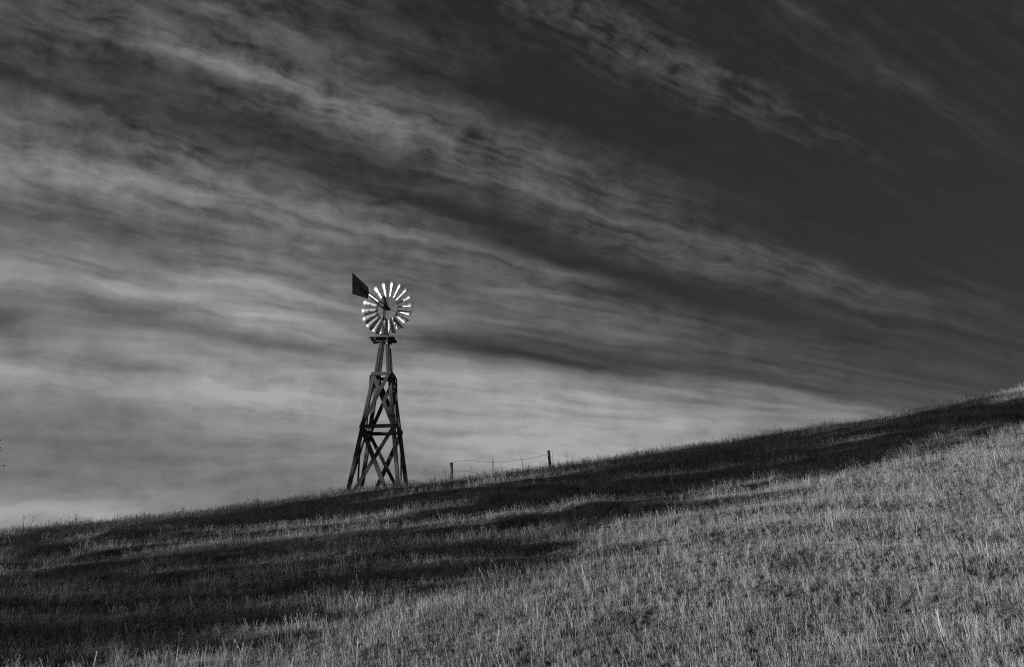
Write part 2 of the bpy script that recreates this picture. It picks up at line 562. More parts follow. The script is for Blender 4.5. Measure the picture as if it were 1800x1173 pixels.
# ------------------------------------------------------------------ grass (stuff)
def blade(V, Fc, S, base, yaw, length, width, lean, curl, shade, seg=3):
    b0 = len(V)
    side = Vector((math.cos(yaw), math.sin(yaw), 0))
    fwd = Vector((-math.sin(yaw), math.cos(yaw), 0))
    p = Vector(base)
    ang = lean
    for i in range(seg + 1):
        f = i / seg
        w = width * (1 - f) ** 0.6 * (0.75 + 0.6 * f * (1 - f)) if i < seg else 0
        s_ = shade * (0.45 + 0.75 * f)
        if i < seg:
            V.append(p - side * w / 2); V.append(p + side * w / 2); S += [s_, s_]
        else:
            V.append(p.copy()); S.append(s_)
        d = Vector((0, 0, 1)) * math.cos(ang) + fwd * math.sin(ang)
        p = p + d * (length / seg)
        ang += curl / seg
    for i in range(seg - 1):
        a = b0 + 2 * i
        Fc.append((a, a + 1, a + 3, a + 2))
    a = b0 + 2 * (seg - 1)
    Fc.append((a, a + 1, a + 2))


def tuft(name, n, rad, l0, l1, w0, w1, lean, curl, seed, heads=0, mat=None, sh=(0.2, 0.9)):
    rd = random.Random(seed)
    V, Fc, S = [], [], []
    for _ in range(n):
        a = rd.uniform(0, 6.283); r_ = rad * math.sqrt(rd.random())
        L = rd.uniform(l0, l1) * (1 - 0.35 * r_ / rad)
        blade(V, Fc, S, (r_ * math.cos(a), r_ * math.sin(a), -0.03), rd.uniform(0, 6.283), L, rd.uniform(w0, w1),
              abs(rd.gauss(0, lean)), rd.gauss(0.25, curl), rd.uniform(*sh) ** 1.3)
    for _ in range(heads):
        a = rd.uniform(0, 6.283); r_ = rad * math.sqrt(rd.random())
        base = Vector((r_ * math.cos(a), r_ * math.sin(a), -0.02))
        L = rd.uniform(l1 * 1.0, l1 * 1.55)
        yaw = rd.uniform(0, 6.283); ln = abs(rd.gauss(0, 0.16)); cu = rd.uniform(0.05, 0.5)
        fwd = Vector((-math.sin(yaw), math.cos(yaw), 0))
        sd = Vector((math.cos(yaw), math.sin(yaw), 0))
        p = base.copy(); ang = ln; b0 = len(V); sh_ = rd.uniform(0.5, 1.0)
        seg = 4; pts = []
        for i in range(seg + 1):
            pts.append(p.copy())
            p = p + (Vector((0, 0, 1)) * math.cos(ang) + fwd * math.sin(ang)) * (L / seg); ang += cu / seg
        for i, q in enumerate(pts):
            w = 0.010
            V.append(q - sd * w / 2); V.append(q + sd * w / 2); S += [sh_ * 0.8] * 2
        for i in range(seg):
            A = b0 + 2 * i
            Fc.append((A, A + 1, A + 3, A + 2))
        tip = pts[-1]
        for k in range(rd.randint(3, 6)):       # spikelets of the seed head
            f = rd.uniform(-0.28, 0.02) * L * 0.6
            o = tip + Vector((rd.uniform(-.012, .012), rd.uniform(-.012, .012), f))
            blade(V, Fc, S, o, rd.uniform(0, 6.283), rd.uniform(.03, .06), rd.uniform(.012, .02), rd.uniform(0.2, 1.1), 0.4, rd.uniform(0.7, 1.25), seg=2)
    me = mesh_np(name, V, Fc)
    at = me.attributes.new('shade', 'FLOAT', 'POINT')
    at.data.foreach_set('value', np.array(S, dtype=np.float32))
    me.materials.append(mat or M_GRASS)
    return bpy.data.objects.new(name, me)


def coll(name, objs):
    c = bpy.data.collections.new(name)
    for o in objs:
        c.objects.link(o)
    return c


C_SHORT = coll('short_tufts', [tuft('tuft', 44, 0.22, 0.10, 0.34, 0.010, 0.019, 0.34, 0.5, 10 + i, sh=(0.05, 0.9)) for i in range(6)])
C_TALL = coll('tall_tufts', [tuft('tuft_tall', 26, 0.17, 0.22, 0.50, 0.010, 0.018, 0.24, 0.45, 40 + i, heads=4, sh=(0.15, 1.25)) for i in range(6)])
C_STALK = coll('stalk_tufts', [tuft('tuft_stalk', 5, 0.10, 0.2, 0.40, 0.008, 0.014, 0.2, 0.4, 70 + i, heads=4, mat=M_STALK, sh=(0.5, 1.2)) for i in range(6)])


def gn_scatter(name, collection, dens, smin, smax, seed, tilt=0.12, lean=(0.0, -0.10)):
    g = bpy.data.node_groups.new(name, 'GeometryNodeTree')
    g.interface.new_socket('Geometry', in_out='INPUT', socket_type='NodeSocketGeometry')
    g.interface.new_socket('Geometry', in_out='OUTPUT', socket_type='NodeSocketGeometry')
    N = g.nodes.new; L = g.links.new
    gi = N('NodeGroupInput'); go = N('NodeGroupOutput')
    ds = N('GeometryNodeDistributePointsOnFaces')
    ds.inputs['Seed'].default_value = seed
    na = N('GeometryNodeInputNamedAttribute'); na.data_type = 'FLOAT'; na.inputs['Name'].default_value = dens
    L(gi.outputs[0], ds.inputs['Mesh']); L(na.outputs[0], ds.inputs['Density'])
    ci = N('GeometryNodeCollectionInfo'); ci.inputs['Collection'].default_value = collection
    ci.inputs['Separate Children'].default_value = True; ci.inputs['Reset Children'].default_value = True
    ip = N('GeometryNodeInstanceOnPoints')
    L(ds.outputs['Points'], ip.inputs['Points']); L(ci.outputs[0], ip.inputs['Instance'])
    ip.inputs['Pick Instance'].default_value = True
    rs = N('FunctionNodeRandomValue'); rs.data_type = 'FLOAT'
    rs.inputs[2].default_value = smin; rs.inputs[3].default_value = smax; rs.inputs['Seed'].default_value = seed + 3
    ha = N('GeometryNodeInputNamedAttribute'); ha.data_type = 'FLOAT'; ha.inputs['Name'].default_value = 'tall'
    mm = N('ShaderNodeMath'); mm.operation = 'MULTIPLY'
    L(rs.outputs[1], mm.inputs[0]); L(ha.outputs[0], mm.inputs[1])
    L(mm.outputs[0], ip.inputs['Scale'])
    rr = N('FunctionNodeRandomValue'); rr.data_type = 'FLOAT_VECTOR'
    rr.inputs[0].default_value = (-tilt, -tilt, 0); rr.inputs[1].default_value = (tilt, tilt, 6.2832); rr.inputs['Seed'].default_value = seed + 5
    er = N('FunctionNodeEulerToRotation'); L(rr.outputs[0], er.inputs[0])
    ro = N('FunctionNodeRotateRotation'); ro.rotation_space = 'GLOBAL'
    L(er.outputs[0], ro.inputs[0])
    le = N('FunctionNodeEulerToRotation'); le.inputs[0].default_value = (lean[0], lean[1], 0)
    L(le.outputs[0], ro.inputs[1])
    L(ro.outputs[0], ip.inputs['Rotation'])
    L(ip.outputs[0], go.inputs[0])
    return g


def vnoise(x, y, s, off=0.0):
    return np.array([mnoise.fractal(Vector((a * s + off, b * s - off, off)), 1.0, 2.0, 3) for a, b in zip(x, y)])


def grass_object(name, label, collection, dens_fn, smin, smax, seed, **kw):
    me, V = grid_mesh(name, np.arange(-44, 44.1, 0.5), np.arange(3, 60.1, 0.5))
    x, y = V[:, 0], V[:, 1]
    d = np.clip(dens_fn(x, y), 0, None).astype(np.float32)
    a = me.attributes.new('density', 'FLOAT', 'POINT'); a.data.foreach_set('value', d)
    t_ = np.clip(1.0 + 0.5 * vnoise(x, y, 0.6, 4.0), 0.5, 1.6).astype(np.float32)
    a = me.attributes.new('tall', 'FLOAT', 'POINT'); a.data.foreach_set('value', t_)
    o = link(name, me)
    md = o.modifiers.new('scatter', 'NODES')
    md.node_group = gn_scatter(name, collection, 'density', smin, smax, seed, **kw)
    tag(o, label, 'grass', kind='stuff')
    return o


def view_w(x, y):                  # full density in and round the view, thin outside
    lim = 0.56 * y + 4
    return np.clip(1.25 - np.clip(np.abs(x) - lim, 0, None) / 6, 0.12, 1.0) * np.clip(1.3 - np.clip(y - 52, 0, None) / 8, 0.15, 1)


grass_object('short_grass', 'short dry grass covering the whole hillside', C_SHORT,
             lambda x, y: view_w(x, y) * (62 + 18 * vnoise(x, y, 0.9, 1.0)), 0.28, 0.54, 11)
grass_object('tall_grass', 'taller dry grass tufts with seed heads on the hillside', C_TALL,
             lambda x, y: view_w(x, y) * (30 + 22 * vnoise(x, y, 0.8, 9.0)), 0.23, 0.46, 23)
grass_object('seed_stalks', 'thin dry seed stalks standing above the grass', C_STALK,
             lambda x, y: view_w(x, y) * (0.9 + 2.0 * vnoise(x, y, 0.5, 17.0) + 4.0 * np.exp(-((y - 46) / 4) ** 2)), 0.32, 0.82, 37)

# ------------------------------------------------------------------ windmill
YF = 45.6                                           # distance of the tower's front face
ROT = R(-5.2)
base_c = at_y(660, 852, YF)
CX = base_c.x + 0.02
half_b = 1.10
CY = YF + half_b
GZ = min(h(CX + sx * half_b, CY + sy * half_b) for sx in (-1, 1) for sy in (-1, 1))
Z0 = GZ - 0.35
mill = empty('windmill', (CX, CY, Z0), ROT)
tag(mill, 'wooden windmill tower with bright metal wheel and dark tail vane on the grassy crest', 'windmill')
zr2 = at_y(664, 750, YF + 0.35).z - Z0              # rings of horizontal braces
zr1 = at_y(668, 657, YF + 0.68).z - Z0
zpl = at_y(672, 591, YF + 0.55).z - Z0              # platform
ZG = GZ - Z0
SL = 0.136


def hw(z):                                          # half width of the tower (leg centre lines) at local height z
    return 1.10 - SL * (z - (zr2 - 2.62))


LEG = 0.18
legtop = zr1 + 0.07
for sx in (-1, 1):
    for sy in (-1, 1):
        a = Vector((sx * hw(0), sy * hw(0), 0)); b = Vector((sx * hw(legtop), sy * hw(legtop), legtop))
        link('tower_leg', beam_mesh('tower_leg', a, b, LEG, LEG, Vector((0, 1, 0)), 0.012), mill, M_TIMBER)
        # inner posts of the upper stage, standing inside the legs
        za, zb = zr1 - 0.35, zpl - 0.14
        pa = Vector((sx * 0.315, sy * 0.315, za)); pb = Vector((sx * 0.125, sy * 0.125, zb))
        link('upper_post', beam_mesh('upper_post', pa, pb, 0.14, 0.14, Vector((0, 1, 0)), 0.01), mill, M_TIMBER)
        # splice board on the outer face of the post
        m0 = pa.lerp(pb, 0.42); m1 = pa.lerp(pb, 0.86)
        off = Vector((sx * 0.1, 0, 0))
        link('splice_board', beam_mesh('splice_board', pa.lerp(pb, 0.18) + off, m1 + off, 0.045, 0.115, Vector((0, 1, 0)), 0.006), mill, M_TIMBER)
        # steel angle bolted to the post top
        link('steel_angle', beam_mesh('steel_angle', pb + Vector((sx * .02, sy * 0.075, -0.42)), pb + Vector((sx * .0, sy * 0.075, 0.12)), 0.075, 0.02, Vector((0, 1, 0)), 0.003), mill, M_ANGLE if sx > 0 else M_STEEL)


def face_pt(face, s, z, out):
    """a point on tower face 0..3 (front, right, back, left): s = -1..1 along it, out = outwards"""
    w = hw(z)
    v = Vector((s * w, -(w + out), z))
    return Matrix.Rotation(face * math.pi / 2, 3, 'Z') @ v


def face_beam(name, face, s0, z0, s1, z1, out, w=0.18, t=0.05, ext=0.06):
    a = face_pt(face, s0, z0, out); b = face_pt(face, s1, z1, out)
    d = (b - a).normalized()
    nrm_ = Matrix.Rotation(face * math.pi / 2, 3, 'Z') @ Vector((0, -1, 0.13))
    return link(name, beam_mesh(name, a - d * ext, b + d * ext, w, t, nrm_, 0.006), mill, M_TIMBER)


OUT = LEG / 2 + 0.03
for f in range(4):
    dz = 0.004 * f
    for zr in (zr1 - 0.02, zr2):
        face_beam('horizontal_brace', f, -1, zr + dz + (0.0 if f % 2 == 0 else 0.02), 1, zr + dz + (0.0 if f % 2 == 0 else 0.02), OUT + 0.004 * (f % 2), ext=0.10 if f % 2 == 0 else 0.04)
    # upper bay
    face_beam('diagonal_brace', f, -0.97, zr1 - 0.12, 0.98, zr2 - 0.02 + 0.08, OUT - 0.052 + 0.003 * f, t=0.045, ext=0.0)
    face_beam('diagonal_brace', f, 0.95, zr1 - 0.06, -1.0, zr2 + 0.10, OUT + 0.054, t=0.045, ext=0.02)
    # lower bay
    face_beam('diagonal_brace', f, -0.95, zr2 - 0.10, 0.62, ZG - 0.05, OUT + 0.054, w=0.21, t=0.05, ext=0.0)
    face_beam('diagonal_brace', f, 0.95, zr2 - 0.10, -0.84, ZG - 0.05, OUT - 0.052, w=0.17, t=0.045, ext=0.0)
# platform: planks across on two joists
plat = empty('platform', (-0.10, 0, -0.02)); plat.parent = mill
PW, PD = 1.20, 1.08
npl = 5
for i in range(npl):
    yc = -PD / 2 + (i + 0.5) * PD / npl + 0.05
    j = [0.0, 0.035, -0.03, 0.02, -0.015][i]
    if i in (2,):
        for s in (-1, 1):
            link('plank', beam_mesh('plank', (s * 0.03 + j, yc, zpl + 0.02), (s * PW / 2 + j, yc, zpl + 0.02), PD / npl - (0.03 if i in (1, 3) else 0.008), 0.045, Vector((0, 0, 1)), 0.005), plat, M_DECK)
    else:
        link('plank', beam_mesh('plank', (-PW / 2 + j, yc, zpl + 0.02), (PW / 2 + j, yc, zpl + 0.02), PD / npl - (0.03 if i in (1, 3) else 0.008), 0.045, Vector((0, 0, 1)), 0.005), plat, M_DECK)
for s in (-1, 1):
    link('joist', beam_mesh('joist', (s * 0.30, -PD / 2 + 0.10, zpl - 0.045), (s * 0.30, PD / 2 + 0.0, zpl - 0.045), 0.07, 0.09, Vector((0, 0, 1)), 0.006), plat, M_DECK)
    link('bearer', beam_mesh('bearer', (-0.30, s * 0.235, zpl - 0.125), (0.30, s * 0.235, zpl - 0.125), 0.05, 0.06, Vector((0, 0, 1)), 0.006), plat, M_ANGLE if s > 0 else M_DECK)

# steel mast above the platform
hub_px = at_y(676, 538, CY)
zh = hub_px.z - Z0
hubx = hub_px.x - CX
mast_top = Vector((hubx, 0, zh - 0.22))
for sx in (-1, 1):
    for sy in (-1, 1):
        tube('mast_leg', [(sx * 0.17, sy * 0.17, zpl - 0.05), (hubx + sx * 0.035, sy * 0.035, zh - 0.5), (hubx + sx * 0.03, sy * 0.03, zh - 0.15)], 0.024, M_STEEL, mill, 6)
tube('mast_pipe', [(hubx, 0, zh - 0.75), (hubx, 0, zh + 0.02)], 0.05, M_STEEL, mill)
tube('pump_rod', [(hubx + 0.09, -0.02, zpl + 0.05), (hubx + 0.04, -0.05, zh - 0.2)], 0.012, M_STEEL, mill, 6)
for zz in (zpl + 0.45,):
    link('mast_band', beam_mesh('mast_band', (hubx - 0.15, -0.13, zz), (hubx + 0.15, -0.13, zz), 0.03, 0.03, Vector((0, 0, 1)), 0.003), mill, M_STEEL)

# direction of the tail (towards the camera and left): solve so that the level boom ends at its pixel
hub_w = Vector((hub_px.x, CY, hub_px.z))
r_end = ray(649, 519); z_boom = hub_w.z - 0.03
end_w = Vector((0, 0, EYE)) + r_end * ((z_boom - EYE) / r_end.z)
tail_dir = Vector((end_w.x - hub_w.x, end_w.y - hub_w.y, 0))
print('tail', tail_dir, tail_dir.length, math.degrees(math.atan2(-tail_dir.x, -tail_dir.y)), 'hub z', zh, 'zpl', zpl, 'zr', zr1, zr2)
tail_len = min(max(tail_dir.length, 1.2), 3.2)
tdir = tail_dir.normalized()
inv = Matrix.Rotation(-ROT, 3, 'Z')
tl = inv @ tdir                                     # in mill coordinates
side = Vector((-tl.y, tl.x, 0))
H = Vector((hubx, 0, zh))


def on_vane(px, py):
    """point of the upright vane plane behind a photo pixel, in mill coordinates"""
    n_ = Vector((-tdir.y, tdir.x, 0))
    r_ = ray(px, py); o_ = Vector((0, 0, EYE))
    t_ = (hub_w - o_).dot(n_) / r_.dot(n_)
    w_ = o_ + r_ * t_
    v_ = inv @ (w_ - Vector((CX, CY, Z0)))
    return v_


vp = [on_vane(x, y) for x, y in ((619, 479), (646.5, 504.5), (649, 514), (646.5, 525.5), (619, 517))]
bmv = bmesh.new()
for s in (-0.004, 0.004):
    bmv.faces.new([bmv.verts.new(v + side * s) for v in vp])
fs = bmv.faces[:] if hasattr(bmv.faces, '__getitem__') else list(bmv.faces)
vl = list(bmv.verts)
for i in range(5):
    j = (i + 1) % 5
    bmv.faces.new((vl[i], vl[j], vl[5 + j], vl[5 + i]))
vane = link('tail_vane', bm_mesh('tail_vane', bmv), mill, M_VANE)
mid = on_vane(634, 507); lo = on_vane(648.5, 521.5)
for sgn in (1,):
    tube('tail_boom', [H + Vector((0, 0, 0.05)) + tl * 0.1, on_vane(649, 516) + side * 0.02, mid + side * 0.02], 0.026, M_STEEL, mill, 6)
    tube('tail_boom', [H + Vector((0, 0, -0.17)) + tl * 0.1, lo + side * 0.02, mid.lerp(lo, 0.3) + side * 0.02], 0.032, M_STEEL, mill, 6)
b1 = (H + Vector((0, 0, 0.05))).lerp(on_vane(649, 516), 0.4); b2 = (H + Vector((0, 0, -0.17))).lerp(lo, 0.4)
tube('boom_tie', [b1, b2], 0.012, M_STEEL, mill, 6)
rt = on_vane(633.5, 499); rb = on_vane(633.5, 517.5)
link('vane_rib', beam_mesh('vane_rib', rt + side * 0.012, rb + side * 0.012, 0.02, 0.03, tl, 0.0), vane, M_STEEL)

# gearbox with hood
bmg = bmesh.new()
fr = -tl
prof_ = [(-0.26, -0.16), (0.24, -0.16), (0.28, 0.02), (0.16, 0.14), (-0.10, 0.16), (-0.28, 0.06)]
ga = []
for s in (-0.085, 0.085):
    ga.append([bmg.verts.new(H + fr * a + Vector((0, 0, b)) + side * s) for a, b in prof_])
bmg.faces.new(ga[0]); bmg.faces.new(ga[1])
for i in range(6):
    j = (i + 1) % 6
    bmg.faces.new((ga[0][i], ga[0][j], ga[1][j], ga[1][i]))
bmesh.ops.recalc_face_normals(bmg, faces=bmg.faces[:])
bmesh.ops.bevel(bmg, geom=bmg.edges[:], offset=0.02, segments=2, affect='EDGES', profile=0.5)
gear = link('gearbox', bm_mesh('gearbox', bmg), mill, M_STEEL)
hood = beam_mesh('hood', H + fr * 0.16 + Vector((0, 0, -0.05)), H + fr * -0.22 + Vector((0, 0, 0.46)), 0.20, 0.19, side, 0.03, taper=0.85)
link('hood', hood, gear, M_STEEL)
tube('wheel_shaft', [H, H + fr * 0.48], 0.035, M_STEEL, mill)

# wheel: n blades on two hoops, seen from behind
WC = H + fr * 0.40 + Vector((0, 0, -0.0))
RW = 1.40
ex = tl.cross(Vector((0, 0, 1))).normalized()       # right as seen from the tail side
if (Matrix.Rotation(ROT, 3, 'Z') @ ex).x < 0:
    ex = -ex
ez = Vector((0, 0, 1))
wheel = empty('wheel', (0, 0, 0)); wheel.parent = mill
NB = 18
PH0 = R(90 - 8)


def wpt(r, a, out=0.0):
    return WC + (ex * math.cos(a) + ez * math.sin(a)) * r + tl * out


for k in range(NB):
    a = PH0 - k * 2 * math.pi / NB
    rad_ = ex * math.cos(a) + ez * math.sin(a)
    tan_ = -ex * math.sin(a) + ez * math.cos(a)     # counter-clockwise as seen from the tail side
    bm = bmesh.new()
    rows = []
    nr, ncx = 6, 7
    for i in range(nr + 1):
        f = i / nr
        r = RW * (0.40 + 0.60 * f)
        chord = 0.15 + (0.40 - 0.15) * f
        beta = R(43 - 6 * f)
        row = []
        for j in range(ncx + 1):
            s = j / ncx - 0.5
            camber = 0.24 * chord * (1 - 4 * s * s)
            # chord direction lies between the tangent and the axis
            cd = tan_ * math.cos(beta) - tl * math.sin(beta)
            nd = tl * math.cos(beta) + tan_ * math.sin(beta)
            rr = r - (0.03 * (2 * s) ** 2 if i == nr else 0)
            row.append(bm.verts.new(WC + rad_ * rr + cd * (s * chord) + nd * camber))
        rows.append(row)
    for i in range(nr):
        for j in range(ncx):
            bm.faces.new((rows[i][j], rows[i][j + 1], rows[i + 1][j + 1], rows[i + 1][j]))
    bmesh.ops.recalc_face_normals(bm, faces=bm.faces[:])
    geom = bmesh.ops.solidify(bm, geom=bm.faces[:], thickness=0.004)
    me = bm_mesh('blade', bm, True)
    link('blade', me, wheel, M_GALV)
    # blade bracket on the outer hoop
    o0 = wpt(RW * 0.735, a, 0.07)
    link('blade_bracket', beam_mesh('blade_bracket', o0 - tan_ * 0.055, o0 + tan_ * 0.055, 0.05, 0.02, rad_, 0.0), wheel, M_STEEL)
for rr, th, out in ((0.40, 0.014, 0.02), (0.735, 0.013, 0.055)):
    pts = [wpt(RW * rr, 2 * math.pi * i / 72, out) for i in range(73)]
    tube('hoop', pts, th, M_STEEL, wheel, 6)
NS = 6
for k in range(NS):
    a = PH0 + R(10) - k * 2 * math.pi / NS
    for o1 in (0.10, -0.10):
        tube('spoke', [wpt(0.07, a, o1), wpt(RW * 0.40, a + 0.04 * (1 if o1 > 0 else -1), 0.02), wpt(RW * 0.735, a, 0.055)], 0.008, M_STEEL, wheel, 6)
tube('hub', [WC - tl * 0.14, WC + tl * 0.14], 0.075, M_STEEL, wheel, 12)

# ------------------------------------------------------------------ wire fence behind the crest
YFE = 49.6
fence = empty('wire_fence', at_y(866, 822, YFE))
FL = fence.location.copy()
tag(fence, 'short run of sagging barbed wire fence on the crest right of the windmill', 'fence')


def fence_post(px, top, bot, wpx, lean):
    t_ = at_y(px, top, YFE); b_ = at_y(px + lean, bot, YFE)
    d = (t_ - b_)
    b_ = b_ - d.normalized() * 0.9
    r0 = wpx * 0.0285 / 2
    pts = [b_.lerp(t_, f) - FL for f in (0, .3, .6, .8, .97, 1.0)]
    V, Fc = tube_data(pts, [r0 * 1.04, r0 * 1.02, r0 * 0.99, r0, r0 * 0.97, r0 * 0.86], 12)
    me = mesh_np('wooden_post', V, Fc, False)
    return link('wooden_post', me, fence, M_POST), t_


pl, tpl = fence_post(793.5, 813.5, 838, 5.2, 0.3)
pr, tpr = fence_post(964.3, 792.2, 813, 5.0, 2.0)
s_t = at_y(866.3, 806.5, YFE); s_b = at_y(867, 824, YFE) - Vector((0, 0, .8))
link('steel_post', beam_mesh('steel_post', s_b - FL, s_t - FL, 0.038, 0.034, Vector((0, 1, 0)), 0.004), fence, M_STEEL)


def wire(pxs, r=0.0055, barbs=True):
    pts = [at_y(x, y, YFE - 0.08) - FL for x, y in pxs]
    o = tube('wire', pts, r, M_WIRE, fence, 5)
    if barbs:
        V, Fc = [], []
        acc_ = 0
        for a, b in zip(pts[:-1], pts[1:]):
            n_ = max(1, int((b - a).length / 0.16))
            for i in range(n_):
                c = a.lerp(b, (i + .5) / n_)
                for s in (-1, 1):
                    dv = Vector((0.03 * random.uniform(-1, 1), 0.02, 0.035 * s))
                    tube_data([c - dv * 0.5, c + dv], [0.005, 0.003], 4, V, Fc)
        link('barb', mesh_np('barb', V, Fc), o, M_WIRE)['kind'] = 'stuff'
    return o


wire([(796, 813.5), (803, 811), (811, 810), (822, 809.8), (834, 810.3), (846, 812), (857, 813), (866, 813.2), (880, 812.6), (895, 811), (910, 809.3), (928, 806.8), (945, 803), (958, 800.2), (962, 799.6)])
wire([(796, 828.3), (812, 828.4), (822, 829.0), (834, 831), (850, 836)], 0.006)

# ------------------------------------------------------------------ single dry weeds and stems one can pick out
def stem(name, label, pts, r=0.008, mat=M_WEED, twigs=0, head=0.0, seed=0, cat='weed', group=None):
    rd = random.Random(seed)
    base = Vector(pts[0])
    root = empty(name, base)
    P = [Vector(p) - base for p in pts]
    # densify
    Q = []
    for i in range(len(P) - 1):
        for f in (0, .33, .66):
            Q.append(P[i].lerp(P[i + 1], f))
    Q.append(P[-1])
    for _ in range(2):
        Q = [Q[0]] + [(Q[i - 1] + Q[i] * 2 + Q[i + 1]) / 4 for i in range(1, len(Q) - 1)] + [Q[-1]]
    tube('stalk', Q, [r * (1 - 0.6 * i / (len(Q) - 1)) for i in range(len(Q))], mat, root, 5)
    for k in range(twigs):
        f = rd.uniform(0.35, 0.95)
        c = Q[int(f * (len(Q) - 1))]
        dv = Vector((rd.uniform(-1, 1), rd.uniform(-.6, .6), rd.uniform(.4, 1.2))) * rd.uniform(0.05, 0.12)
        tube('twig', [c, c + dv * 0.6, c + dv + Vector((0, 0, .02))], [r * .6, r * .5, r * .4], mat, root, 4)
    if head > 0:
        c = Q[-1]
        V, Fc = [], []
        tube_data([c - Vector((0, 0, head)), c - Vector((0, 0, head * .4)), c, c + Vector((0, 0, head * .7))], [head * .2, head * .5, head * .45, head * .1], 7, V, Fc)
        link('seed_head', mesh_np('seed_head', V, Fc, True), root, mat)
    tag(root, label, cat, group)
    return root


YS = 47.0
stem('dry_weed', 'thin dry stem leaning left above the skyline near the right edge', [at_y(1523, 715, 49.5) - Vector((0, 0, .3)), at_y(1522, 712, 49.5), at_y(1518, 704, 49.5), at_y(1512, 696, 49.5), at_y(1509, 690.5, 49.5)], 0.009, twigs=2, seed=1)
stem('dry_weed', 'crooked dark dead stalk beside the left wooden fence post', [at_y(830, 832, YS), at_y(829.5, 826, YS), at_y(827, 821, YS), at_y(825.5, 819, YS)], 0.014, seed=2)
stem('dry_weed', 'hooked dry stalk poking through the fence wire before the right post', [at_y(918.5, 822, YS), at_y(918, 812, YS), at_y(917, 806, YS), at_y(915, 803, YS), at_y(913.5, 801.5, YS)], 0.012, seed=3)
stem('dry_weed', 'straight thin stem standing just right of the right fence post', [at_y(971, 815, YS), at_y(971, 802, YS), at_y(970.3, 787, YS)], 0.007, seed=4, twigs=2)
stem('thistle', 'bushy dry thistle sticking up on the skyline at the far left', [at_y(40, 930, 44), at_y(41, 922, 44), at_y(42, 913, 44), at_y(43, 906, 44)], 0.009, twigs=6, seed=5, cat='thistle')
stem('thistle', 'slanting dry thistle on the skyline second from the left edge', [at_y(52, 930, 44), at_y(55, 921, 44), at_y(59, 911, 44), at_y(61, 907, 44)], 0.009, twigs=4, seed=6, cat='thistle')
stem('thistle', 'branched dry weed standing left of the left fence post', [at_y(783, 842, YS), at_y(782.5, 832, YS), at_y(781, 824, YS), at_y(779, 819, YS)], 0.008, twigs=6, seed=7, cat='thistle')
stem('thistle', 'tall branched weed on the skyline right of the fence', [at_y(995, 812, YS), at_y(996, 800, YS), at_y(995.5, 792, YS)], 0.008, twigs=5, seed=8, cat='thistle')
stem('thistle', 'dark dead thistle clump at the top of the slope near the right edge', [at_y(1699, 700, 50.5), at_y(1698, 690, 50.5), at_y(1698, 680, 50.5)], 0.013, twigs=8, seed=9, cat='thistle')


def gpt(px, py):                   # where a photo pixel's ray meets the hillside
    r_ = ray(px, py)
    o_ = Vector((0, 0, EYE))
    t_ = 6.0
    while t_ < 75:
        p = o_ + r_ * t_
        if p.z < h(p.x, p.y):
            return p
        t_ += 0.05
    return o_ + r_ * 50


def straw(label, pxs, lift=0.32, r=0.006, seed=0):
    g0 = gpt(pxs[0][0], pxs[0][1] + 10)
    y = g0.y - 0.3
    pts = [at_y(a, b, y) for a, b in pxs]
    pts[0].z = min(pts[0].z, h(pts[0].x, pts[0].y) + 0.02)
    return stem('dry_straw', label, pts, r, M_STRAW, seed=seed, cat='straw')


straw('long pale stem arching over to the right in the bright grass', [(1750, 808), (1747, 797), (1751, 786), (1760, 779), (1771, 779)], seed=11, r=0.012)
straw('long bleached straw lying slanted near the lower right corner', [(1738, 1100), (1762, 1088), (1782, 1076), (1790, 1071)], seed=12)
straw('pale stalk leaning right low in the bright grass', [(1712, 1112), (1718, 1100), (1727, 1087)], seed=13)
straw('pale stalk leaning left low in the bright grass', [(1660, 1122), (1652, 1112), (1645, 1103)], seed=14)
straw('bleached bent straw in the bright grass below the bottom middle', [(1492, 1070), (1482, 1068), (1475, 1074)], seed=15)

